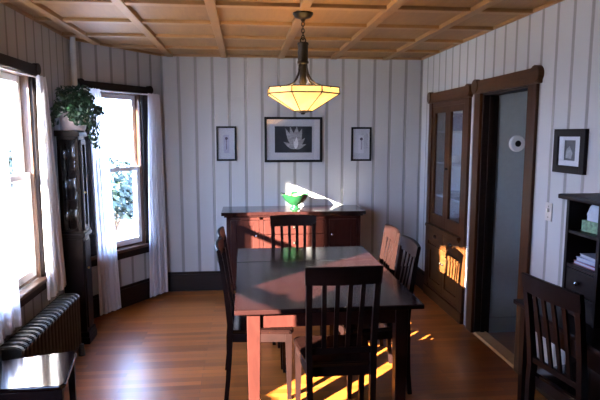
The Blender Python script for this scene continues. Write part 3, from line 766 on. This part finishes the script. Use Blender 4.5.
# ------------------------------------------------------------------ curtains
def curtain(label, a, d, inn, top, bot, zt, zb, folds, off=.075, amp=.020, mat='sheer'):
    """pleated cloth sheet: top=(s0,s1) and bot=(s0,s1) along the wall"""
    b = bmesh.new(); nu, nv = folds*8, 22; rows = []
    for v in range(nv+1):
        q = v/nv; e = q**.75; z = zt + (zb-zt)*q
        row = []
        for u in range(nu+1):
            w = u/nu
            s = (top[0] + (top[1]-top[0])*w)*(1-e) + (bot[0] + (bot[1]-bot[0])*w)*e
            ph = 2*PI*folds*w
            am = amp*(.55 + .45*q)
            off2 = off + am*math.sin(ph) + .35*am*math.sin(ph*.5 + 1.3 + 2*q)
            s += .006*math.sin(ph*2 + q*3)
            p = a + d*s + inn*off2
            row.append(b.verts.new((p.x, p.y, z + .004*math.sin(ph))))
        rows.append(row)
    for A, B in zip(rows, rows[1:]):
        for i in range(nu): b.faces.new((A[i], A[i+1], B[i+1], B[i]))
    m_ = MB(); m_._merge(b); o = m_.build('curtain', mat, None, True)
    return tag(o, label, 'curtain', 'white sheer curtains at the bay windows')
LA, LD, LI = V((L, 0)), V((0, 1)), V((1, 0))
def rod(label, a, d, inn, s0, s1, z, off=.026):
    t = empty('curtain_rod', (a.x + d.x*(s0+s1)/2, a.y + d.y*(s0+s1)/2, z), 0, label, 'curtain rod')
    m_ = MB(); p, q = a + d*s0 + inn*off, a + d*s1 + inn*off
    m_.tube([(p.x, p.y, z), (q.x, q.y, z)], .007, 10); child(m_.build('bar', 'vinyl', None, True), t)
    for s in (s0+.01, s1-.01):
        m_ = MB(); p = a + d*s; q = p + inn*off; m_.tube([(p.x, p.y, z), (q.x, q.y, z)], .005, 8); child(m_.build('bracket', 'vinyl', None, True), t)
rod('thin white curtain rod under the header of the window over the radiator', LA, LD, LI, 2.80, 4.14, 2.085)
rod('thin white curtain rod under the header of the angled bay window', A0, cd, -cn_out, .06, 1.0, 2.082)
curtain('white sheer curtain right of the window over the radiator, beside the curio cabinet', LA, LD, LI, (3.905, 4.06), (3.875, 4.275), 2.09, .50, 5, .062)
curtain('white sheer curtain left of the window over the radiator, at the photo edge', LA, LD, LI, (2.94, 3.30), (2.99, 3.385), 2.09, .505, 6, .07)
curtain('long white sheer curtain right of the angled window, near the back wall', A0, cd, -cn_out, (.825, .985), (.76, 1.03), 2.088, .03, 6)
curtain('long white sheer curtain left of the angled window, behind the curio cabinet', A0, cd, -cn_out, (.10, .25), (.13, .385), 2.088, .03, 5)

rod('thin white curtain rod under the header of the near bay window', A1, ed, -en_out, .06, 1.0, 2.082)
curtain('sun-blocking curtain on the camera side of the near bay window', A1, ed, -en_out, (.60, .98), (.60, 1.0), 2.088, .03, 7, mat='drape')
curtain('sun-blocking curtain on the radiator side of the near bay window', A1, ed, -en_out, (.04, .13), (.02, .14), 2.088, .03, 5, mat='drape')

# ------------------------------------------------------------------ radiator, riser pipe
RX0, RX1, RY0, RY1, RZ = -1.42, -1.265, 3.02, 4.10, .49
ns = 18
ra = empty('radiator', ((RX0+RX1)/2, (RY0+RY1)/2, 0), 0, 'dark cast iron column radiator under the left window', 'radiator')
pitch = (RY1-RY0)/ns
rxm = (RX0+RX1)/2
def rad_section():
    m_ = MB(); w = RX1-RX0
    for i in range(4):
        x = -w/2 + w*(i+.5)/4
        m_.tube([(x, 0, .085), (x, 0, .12), (x, 0, RZ-.05), (x, 0, RZ-.025)], [.019, .022, .022, .019], 8)
    for z0, z1 in ((.075, .115), (RZ-.060, RZ)):
        pts = [(-w/2, z0+.012), (-w/2+.02, z0), (w/2-.02, z0), (w/2, z0+.012), (w/2, z1-.018), (w/2-.03, z1), (-w/2+.03, z1), (-w/2, z1-.018)]
        m_.prism(pts, (0, 1, 0), pitch*.70, .006, o=(0, -pitch*.35, 0), u=(1, 0, 0), v=(0, 0, 1))
    return m_
sec = rad_section().build('section', 'iron', ra, True); sec.location = (0, RY0 + pitch*.5 - ra.location.y, 0)
for k in range(1, ns):
    s_ = sec.copy(); COL.objects.link(s_); s_.parent = ra; s_.location = (0, RY0 + pitch*(k+.5) - ra.location.y, 0)
m_ = MB()
for z in (.095, RZ-.035): m_.tube([(0, RY0-ra.location.y+.01, z), (0, RY1-ra.location.y-.01, z)], .018, 10)
m_.build('connecting_pipe', 'iron', ra, True)
for yy in (RY0+pitch*.5, RY1-pitch*.5):
    for sx in (-1, 1):
        m_ = MB(); m_.tube([(sx*.078, yy-ra.location.y, 0), (sx*.078, yy-ra.location.y, .09)], [.026, .018], 10); m_.build('foot', 'iron', ra, True)
m_ = MB(); m_.tube([(L+.050, A0.y-.045, 0), (L+.050, A0.y-.045, H)], .022, 16)
rp = m_.build('heating_pipe', 'wallplain' if 'wallplain' in M else 'plaster', None, True); tag(rp, 'painted heating pipe rising in the corner behind the potted ivy', 'pipe')

# ------------------------------------------------------------------ curio cabinet with glassware and ivy
cx0, cx1, cy0, cy1 = -1.445, -1.285, 4.30, 4.48
cu = empty('curio_cabinet', ((cx0+cx1)/2, (cy0+cy1)/2, 0), 0, 'narrow dark curio cabinet with glass door and side in the corner between the windows', 'cabinet')
ccx, ccy = cu.location.x, cu.location.y
def cub(m_, a, b, c, d, e, f, bev=.003): m_.box(a-ccx, b-ccx, c-ccy, d-ccy, e, f, bev)
m_ = MB(); cub(m_, cx0-.01, cx1+.022, cy0-.015, cy1+.02, 0, .055, .006); cub(m_, cx0-.005, cx1+.018, cy0-.01, cy1+.01, .055, .10, .01); m_.build('plinth', 'espresso', cu)
m_ = MB(); cub(m_, cx0, cx1, cy0, cy1, .10, .86); cub(m_, cx0, cx1, cy0-.0, cy1, .86, .88); m_.build('base_cupboard', 'espresso', cu)
m_ = MB(); cub(m_, cx1, cx1+.012, cy0+.02, cy1-.02, .13, .84, .004); d_ = m_.build('lower_door', 'espresso', cu)
m_ = MB(); m_.sphere((cx1+.022-ccx, cy0+.05-ccy, .62), .010, seg=10); m_.build('knob', 'brass', d_, True)
m_ = MB(); cub(m_, cx0-.005, cx1+.022, cy0-.012, cy1+.012, .88, .905, .006); cub(m_, cx0, cx1+.012, cy0-.006, cy1+.006, .905, .925, .004); m_.build('waist_moulding', 'espresso', cu)
m_ = MB()
for x in (cx0, cx1-.026):
    for y in (cy0, cy1-.026): cub(m_, x, x+.026, y, y+.026, .925, 1.67)
cub(m_, cx0, cx1, cy0, cy1, 1.645, 1.67); m_.build('frame', 'espresso', cu)
m_ = MB(); cub(m_, cx0, cx0+.008, cy0+.02, cy1-.02, .925, 1.66, 0); m_.build('back_panel', 'black', cu)
m_ = MB(); cub(m_, cx0+.026, cx1-.026, cy0+.010, cy0+.013, .925, 1.645, 0); m_.build('side_pane', 'cabglass', cu)
m_ = MB(); cub(m_, cx0+.026, cx1-.026, cy1-.016, cy1-.008, .925, 1.645, 0); m_.build('side_panel', 'espresso', cu)
m_ = MB()
ylo, yhi = cy0+.028, cy1-.028
cub(m_, cx1-.002, cx1+.014, ylo, ylo+.03, .93, 1.64); cub(m_, cx1-.002, cx1+.014, yhi-.03, yhi, .93, 1.64); cub(m_, cx1-.002, cx1+.014, ylo+.03, yhi-.03, 1.605, 1.64); cub(m_, cx1-.002, cx1+.014, ylo+.03, yhi-.03, .93, .965)
d_ = m_.build('glass_door', 'espresso', cu)
m_ = MB(); cub(m_, cx1+.003, cx1+.006, ylo+.03, yhi-.03, .965, 1.605, 0); m_.build('pane', 'cabglass', d_)
m_ = MB(); m_.sphere((cx1+.024-ccx, ylo+.015-ccy, 1.23), .009, seg=10); m_.build('knob', 'brass', d_, True)
CSH = (1.17, 1.41)
for z in CSH:
    m_ = MB(); cub(m_, cx0+.01, cx1-.01, cy0+.015, cy1-.015, z-.008, z, 0); m_.build('shelf', 'cabglass', cu)
m_ = MB()   # rounded bonnet
prof = []
for k in range(13):
    a = PI*k/12; prof.append((-(cx1-cx0+.03)/2*math.cos(a)*1.0, .045*math.sin(a)**.6))
m_.prism([(-.092, 0), (.098, 0), (.098, .012), (.094, .028), (.082, .041), (.06, .046), (-.06, .046), (-.092, .046)], (0, 1, 0), cy1-cy0+.03, .004, o=(0, cy0-.015-ccy, 1.67), u=(1, 0, 0), v=(0, 0, 1)); m_.build('bonnet', 'espresso', cu, True)
names = []
def goblet(x, y, z, h, lab):
    m_ = MB(); m_.lathe([(0, 0), (.026, 0), (.024, .003), (.005, .008), (.004, h*.45), (.012, h*.5), (.027, h*.65), (.028, h*.8), (.024, h), (.022, h), (.025, h*.8), (.024, h*.66), (0, h*.52)], seg=18)
    o = m_.build('goblet', 'crystal', None, True); o.location = (x, y, z+.001); tag(o, lab, 'glass', 'stemmed glasses in the curio cabinet')
for z, nm in ((.925, 'on the cabinet floor'), (1.17, 'on the lower glass shelf'), (1.41, 'on the upper glass shelf')):
    goblet(-1.405, 4.350, z, .15, 'stemmed glass %s of the curio cabinet, near rear' % nm)
    goblet(-1.335, 4.350, z, .17, 'stemmed glass %s of the curio cabinet, near front' % nm)
    goblet(-1.395, 4.425, z, .16, 'stemmed glass %s of the curio cabinet, middle' % nm)
    if z != 1.17: goblet(-1.330, 4.43, z, .15, 'stemmed glass %s of the curio cabinet, far front' % nm)
m_ = MB(); m_.lathe([(0, 0), (.022, 0), (.03, .03), (.02, .06), (.012, .07), (.016, .09), (0, .1)], seg=16); o = m_.build('figurine', 'plate', None, True); o.location = (-1.330, 4.43, 1.171); tag(o, 'small white china vase on the lower glass shelf of the curio cabinet', 'vase')
# potted ivy
PX, PY, PZ = -1.340, 4.405, 1.7165
iv = empty('potted_ivy', (PX, PY, PZ), 0, 'trailing ivy in a pale pot on top of the curio cabinet', 'plant')
m_ = MB(); m_.lathe([(0, 0), (.080, 0), (.086, .010), (.106, .115), (.113, .125), (.113, .145), (.102, .145), (.096, .125), (0, .122)], seg=28); m_.build('pot', 'pot', iv, True)
m_ = MB(); m_.lathe([(0, .122), (.097, .124), (0, .132)], seg=20, close=False); m_.build('soil', 'soil', iv)
b = bmesh.new()
def leaf(p, n, size, roll):
    n = n.normalized(); u = n.cross(Vector((0, 0, 1)))
    if u.length < .1: u = Vector((1, 0, 0))
    u.normalize(); w = n.cross(u).normalized()
    u, w = u*math.cos(roll) + w*math.sin(roll), w*math.cos(roll) - u*math.sin(roll)
    P = [(0, -.5), (.32, -.42), (.52, -.05), (.26, .05), (.16, .28), (0, .62), (-.16, .28), (-.26, .05), (-.52, -.05), (-.32, -.42)]
    c = b.verts.new(p + n*size*.10)
    vs = [b.verts.new(p + u*x*size + w*y*size - n*abs(x)*size*.25) for x, y in P]
    for i in range(len(vs)): b.faces.new((c, vs[i], vs[(i+1) % len(vs)]))
rnd = random.Random(3)
stems = []
for k in range(470):
    a = rnd.uniform(0, 2*PI); rr = math.sqrt(rnd.random())*.215; zz = .175 + rnd.random()*.18*(1-(rr/.24)**2) - max(0, rr-.11)*.55 + rnd.gauss(0, .012)
    p = Vector((rr*math.cos(a)*1.0 + .01, rr*math.sin(a), zz))
    if PX + p.x < L+.03: continue
    n = Vector((p.x*2.2 + rnd.gauss(0, .3), p.y*2.2 + rnd.gauss(0, .3) - .15, .35 + rnd.gauss(0, .35)))
    leaf(p, n, rnd.uniform(.030, .052), rnd.uniform(0, 6.28))
sm = MB()
for k in range(26):
    a = rnd.uniform(-2.9, 2.2); r0 = .118; ln = rnd.uniform(.10, .30)
    if math.cos(a) < -.75: continue
    if -2.5 < a < -.75: ln *= .45
    pts = [Vector((.05*math.cos(a), .05*math.sin(a), .13)), Vector((r0*math.cos(a), r0*math.sin(a), .17))]
    for s in range(1, 7):
        q = s/6; pts.append(Vector(((r0+.035+.035*q)*math.cos(a+.1*q), (r0+.035+.035*q)*math.sin(a+.1*q), .16 - ln*q)))
    sm.tube(pts, .0022, 5)
    for s in range(2, len(pts)):
        for _ in range(2):
            p = pts[s] + Vector((rnd.gauss(0, .012), rnd.gauss(0, .012), rnd.gauss(0, .012)))
            leaf(p, Vector((math.cos(a), math.sin(a), rnd.uniform(-.2, .6))) + Vector((rnd.gauss(0, .3), rnd.gauss(0, .3), 0)), rnd.uniform(.026, .042), rnd.uniform(2.4, 3.9))
m_ = MB(); m_._merge(b); m_.build('foliage', 'ivy', iv)
sm.build('vine', 'vine', iv)

# ------------------------------------------------------------------ desk with hutch at the right
dk = empty('desk', (1.72, 2.14, 0), 0, 'dark wood desk with open legs against the right wall', 'desk')
dx0, dx1, dy0, dy1 = 1.518-1.72, 1.905-1.72, 1.45-2.14, 2.815-2.14
m_ = MB(); m_.box(dx0, dx1, dy0, dy1, .725, .750, .006); m_.build('desktop', 'espresso', dk)
m_ = MB(); m_.box(dx0+.04, dx0+.058, dy0+.05, dy1-.05, .62, .725, .002); m_.box(dx0+.04, dx1-.03, dy1-.055, dy1-.037, .62, .725, .002); m_.box(dx0+.04, dx1-.03, dy0+.037, dy0+.055, .62, .725, .002); m_.build('apron', 'espresso', dk)
for x in (dx0+.055, dx1-.045):
    for y in (dy0+.055, dy1-.055):
        m_ = MB(); m_.tube([(x, y, 0), (x, y, .6), (x, y, .725)], 0, rect=[(.034, .034), (.05, .05), (.05, .05)], up=(0, 1, 0)); m_.build('leg', 'espresso', dk)
hu = empty('desk_hutch', (1.785, 2.0, .75), 0, 'dark shelf hutch standing on the desk', 'hutch')
hx0, hx1, hy0, hy1, hz = 1.67-1.785, 1.90-1.785, 1.47-2.0, 2.60-2.0, .60
m_ = MB()
m_.box(hx0, hx1, hy1-.022, hy1, 0, hz, .002); m_.box(hx0, hx1, hy0, hy0+.022, 0, hz, .002); m_.box(hx0, hx1, hy1-.275, hy1-.253, 0, hz, .002); m_.box(hx0, hx1, hy0+.253, hy0+.275, 0, hz, .002)
m_.box(hx1-.01, hx1, hy0, hy1, 0, hz); m_.build('case', 'espresso', hu)
m_ = MB(); m_.box(hx0-.035, hx1+.012, hy0-.03, hy1+.030, hz, hz+.026, .010); m_.build('top_board', 'espresso', hu)
m_ = MB(); m_.box(hx0+.005, hx1-.01, hy1-.253, hy1-.022, .425, .441, .001); m_.build('shelf', 'espresso', hu)
m_ = MB(); m_.box(hx0+.005, hx1-.01, hy1-.253, hy1-.022, .250, .266, .001); m_.build('shelf', 'espresso', hu)
m_ = MB(); m_.box(hx0+.004, hx1-.02, hy1-.249, hy1-.026, .125, .244, .003); d_ = m_.build('drawer', 'espresso', hu)
m_ = MB(); m_.sphere((hx0-.012, hy1-.137, .185), .013, seg=12); m_.box(hx0-.004, hx0+.006, hy1-.142, hy1-.132, .18, .19); m_.build('knob', 'nickel', d_, True)
m_ = MB(); m_.box(hx0+.004, hx1-.02, hy1-.249, hy1-.026, .004, .119, .003); d_ = m_.build('drawer', 'espresso', hu)
m_ = MB(); m_.sphere((hx0-.012, hy1-.137, .062), .013, seg=12); m_.box(hx0-.004, hx0+.006, hy1-.142, hy1-.132, .057, .067); m_.build('knob', 'nickel', d_, True)
m_ = MB(); m_.box(hx0+.005, hx1-.01, hy0+.275, hy1-.275, .30, .316, .001); m_.build('shelf', 'espresso', hu)
m_ = MB(); m_.box(hx0+.005, hx1-.01, hy0+.022, hy0+.253, .425, .441, .001); m_.build('shelf', 'espresso', hu)
SZ = .75+.441
m_ = MB(); m_.box(-.055, .055, -.07, .07, 0, .058, .004); o = m_.build('patterned_box', 'boxgreen'); o.location = (1.775, 2.468, SZ+.0005); o.rotation_euler.z = .1; tag(o, 'green and white patterned box on the upper hutch shelf', 'box')
b = bmesh.new(); rr = []
for zz, hx, hy in ((0, .05, .06), (.03, .053, .064), (.07, .046, .060), (.088, .030, .048), (.094, .012, .04)):
    ring = []
    for k in range(20):
        a = 2*PI*k/20; f = 1 + .07*math.sin(3*a + zz*60) ; ring.append(b.verts.new((hx*f*math.copysign(abs(math.cos(a))**.6, math.cos(a)), hy*f*math.copysign(abs(math.sin(a))**.6, math.sin(a)), zz)))
    rr.append(ring)
for A, B in zip(rr, rr[1:]):
    for k in range(20): b.faces.new((A[k], A[(k+1) % 20], B[(k+1) % 20], B[k]))
b.faces.new(rr[0]); b.faces.new(rr[-1]); bmesh.ops.recalc_face_normals(b, faces=b.faces[:])
m_ = MB(); m_._merge(b); o = m_.build('paper_bag', 'bag', None, True); o.location = (1.775, 2.465, SZ+.059); tag(o, 'crumpled white bag on the patterned box in the hutch', 'bag')
def book(x, y, z, w, d, h, rz, cov, lab):
    t = empty('book', (x, y, z), rz, lab, 'book', 'books lying in the hutch')
    m_ = MB(); m_.box(-w/2, w/2, -d/2, d/2, 0, .003); m_.box(-w/2, w/2, -d/2, d/2, h-.003, h); m_.box(w/2-.003, w/2, -d/2, d/2, .003, h-.003); m_.build('cover', cov, t)
    m_ = MB(); m_.box(-w/2+.003, w/2-.003, -d/2+.003, d/2-.003, .003, h-.003); m_.build('pages', 'paper', t)
SZ = .75+.266
book(1.775, 2.465, SZ+.0005, .15, .19, .018, .0, 'bookred', 'red book lying lowest on the lower hutch shelf')
book(1.77, 2.460, SZ+.019, .13, .17, .022, .06, 'bookblue', 'blue book lying on the red book in the hutch')
book(1.77, 2.455, SZ+.0415, .12, .15, .016, -.08, 'paper', 'pale notebook lying on top of the blue book in the hutch')
m_ = MB(); m_.box(-.05, .05, -.06, .06, 0, .09, .004); m_.box(-.051, .051, -.061, .061, .07, .092, .003); o = m_.build('storage_box', 'teal'); o.location = (1.79, 2.23, .75+.3165); tag(o, 'small teal box in the middle bay of the hutch', 'box')

# ------------------------------------------------------------------ outside
m_ = MB(); m_.box(-60, L-.35, -40, 60, -.75, -.60); structure(m_.build('ground', 'snow'), 'pale sunlit ground outside the windows', 'ground')
def bush(x, y, w, h, seed, lab):
    t = empty('bush', (x, y, -.6), 0, lab, 'bush', 'bushes outside the bay windows'); rd = random.Random(seed)
    b = bmesh.new()
    for k in range(2600):
        u = Vector((rd.gauss(0, 1), rd.gauss(0, 1), rd.gauss(0, 1))).normalized()*(rd.random()**.4)
        lump = 1 + .18*math.sin(5*u.x+seed)*math.cos(4*u.z)
        p = Vector((u.x*w/2*lump, u.y*w/2*lump, h*.56 + u.z*h*.46*lump))
        n = (u + Vector((rd.gauss(0, .4), rd.gauss(0, .4), rd.gauss(0, .4)+.3))).normalized()
        a = n.orthogonal().normalized(); c = n.cross(a); s = rd.uniform(.06, .115)
        vs = [b.verts.new(p + a*s*px + c*s*py) for px, py in ((0, -1), (.55, -.1), (0, 1), (-.55, -.1))]
        b.faces.new(vs)
    m_ = MB(); m_._merge(b); m_.build('foliage', 'hedge', t)
    m_ = MB()
    for k in range(5):
        a = 2*PI*k/5; m_.tube([(0.05*math.cos(a), .05*math.sin(a), 0), (w*.15*math.cos(a), w*.15*math.sin(a), h*.4), (w*.28*math.cos(a), w*.28*math.sin(a), h*.75)], [.035, .025, .01], 6)
    m_.build('branches', 'trunk', t)
bush(-3.15, 13.0, 2.0, 1.8, 1, 'leafy bush seen through the angled bay window')
bush(-5.7, 13.6, 2.1, 1.9, 3, 'leafy bush outside, farthest left beyond the angled window')

# ------------------------------------------------------------------ light
w = bpy.data.worlds.new('World'); S.world = w; w.use_nodes = True
nt = w.node_tree; bg = nt.nodes['Background']
tcn = nt.nodes.new('ShaderNodeTexCoord'); sx = nt.nodes.new('ShaderNodeSeparateXYZ'); rp_ = nt.nodes.new('ShaderNodeValToRGB')
nt.links.new(tcn.outputs['Generated'], sx.inputs[0]); nt.links.new(sx.outputs['Z'], rp_.inputs[0])
rp_.color_ramp.elements[0].color = (.42, .60, 1.0, 1); rp_.color_ramp.elements[1].color = (.32, .50, 1.0, 1); rp_.color_ramp.elements[1].position = .8
nt.links.new(rp_.outputs[0], bg.inputs[0]); bg.inputs[1].default_value = SKY
SAZ, SEL = .945, math.radians(17.4)
dirv = Vector((1, SAZ, 0)).normalized()*math.cos(SEL) + Vector((0, 0, -math.sin(SEL)))
sl = bpy.data.lights.new('sun', 'SUN'); sl.energy = SUN; sl.angle = math.radians(.6); sl.color = (1, .91, .76)
so = bpy.data.objects.new('sun', sl); COL.objects.link(so); so.rotation_euler = dirv.to_track_quat('-Z', 'Y').to_euler(); so.location = (-8, -6, 5)
def portal(a, d, out, op):
    l = bpy.data.lights.new('window_portal', 'AREA'); l.shape = 'RECTANGLE'; l.size = op[1]-op[0]; l.size_y = op[3]-op[2]; l.cycles.is_portal = True
    o = bpy.data.objects.new('window_portal', l); COL.objects.link(o)
    c = a + d*(op[0]+op[1])/2 + out*.15; o.location = (c.x, c.y, (op[2]+op[3])/2)
    o.rotation_euler = Vector((-out.x, -out.y, 0)).to_track_quat('-Z', 'Y').to_euler()
portal(V((L, 0)), V((0, 1)), V((-1, 0)), W1); portal(A0, cd, cn_out, W2); portal(A1, ed, en_out, W3)

# ------------------------------------------------------------------ camera
cam = bpy.data.cameras.new('camera'); co = bpy.data.objects.new('camera', cam); COL.objects.link(co)
co.location = (0, 0, 1.68); co.rotation_euler = (PI/2 - .1213, 0, -.103); cam.lens = 36*532.33/600; cam.sensor_width = 36; cam.clip_start = .05
S.camera = co
S.view_settings.view_transform = 'Standard'; S.view_settings.look = 'None'; S.view_settings.gamma = 1; S.view_settings.use_curve_mapping = False
S.view_settings.exposure = EXPO
S.cycles.use_denoising = True
S.cycles.max_bounces = 10; S.cycles.diffuse_bounces = 6; S.cycles.transparent_max_bounces = 16
S.cycles.sample_clamp_indirect = 20; S.cycles.blur_glossy = .2
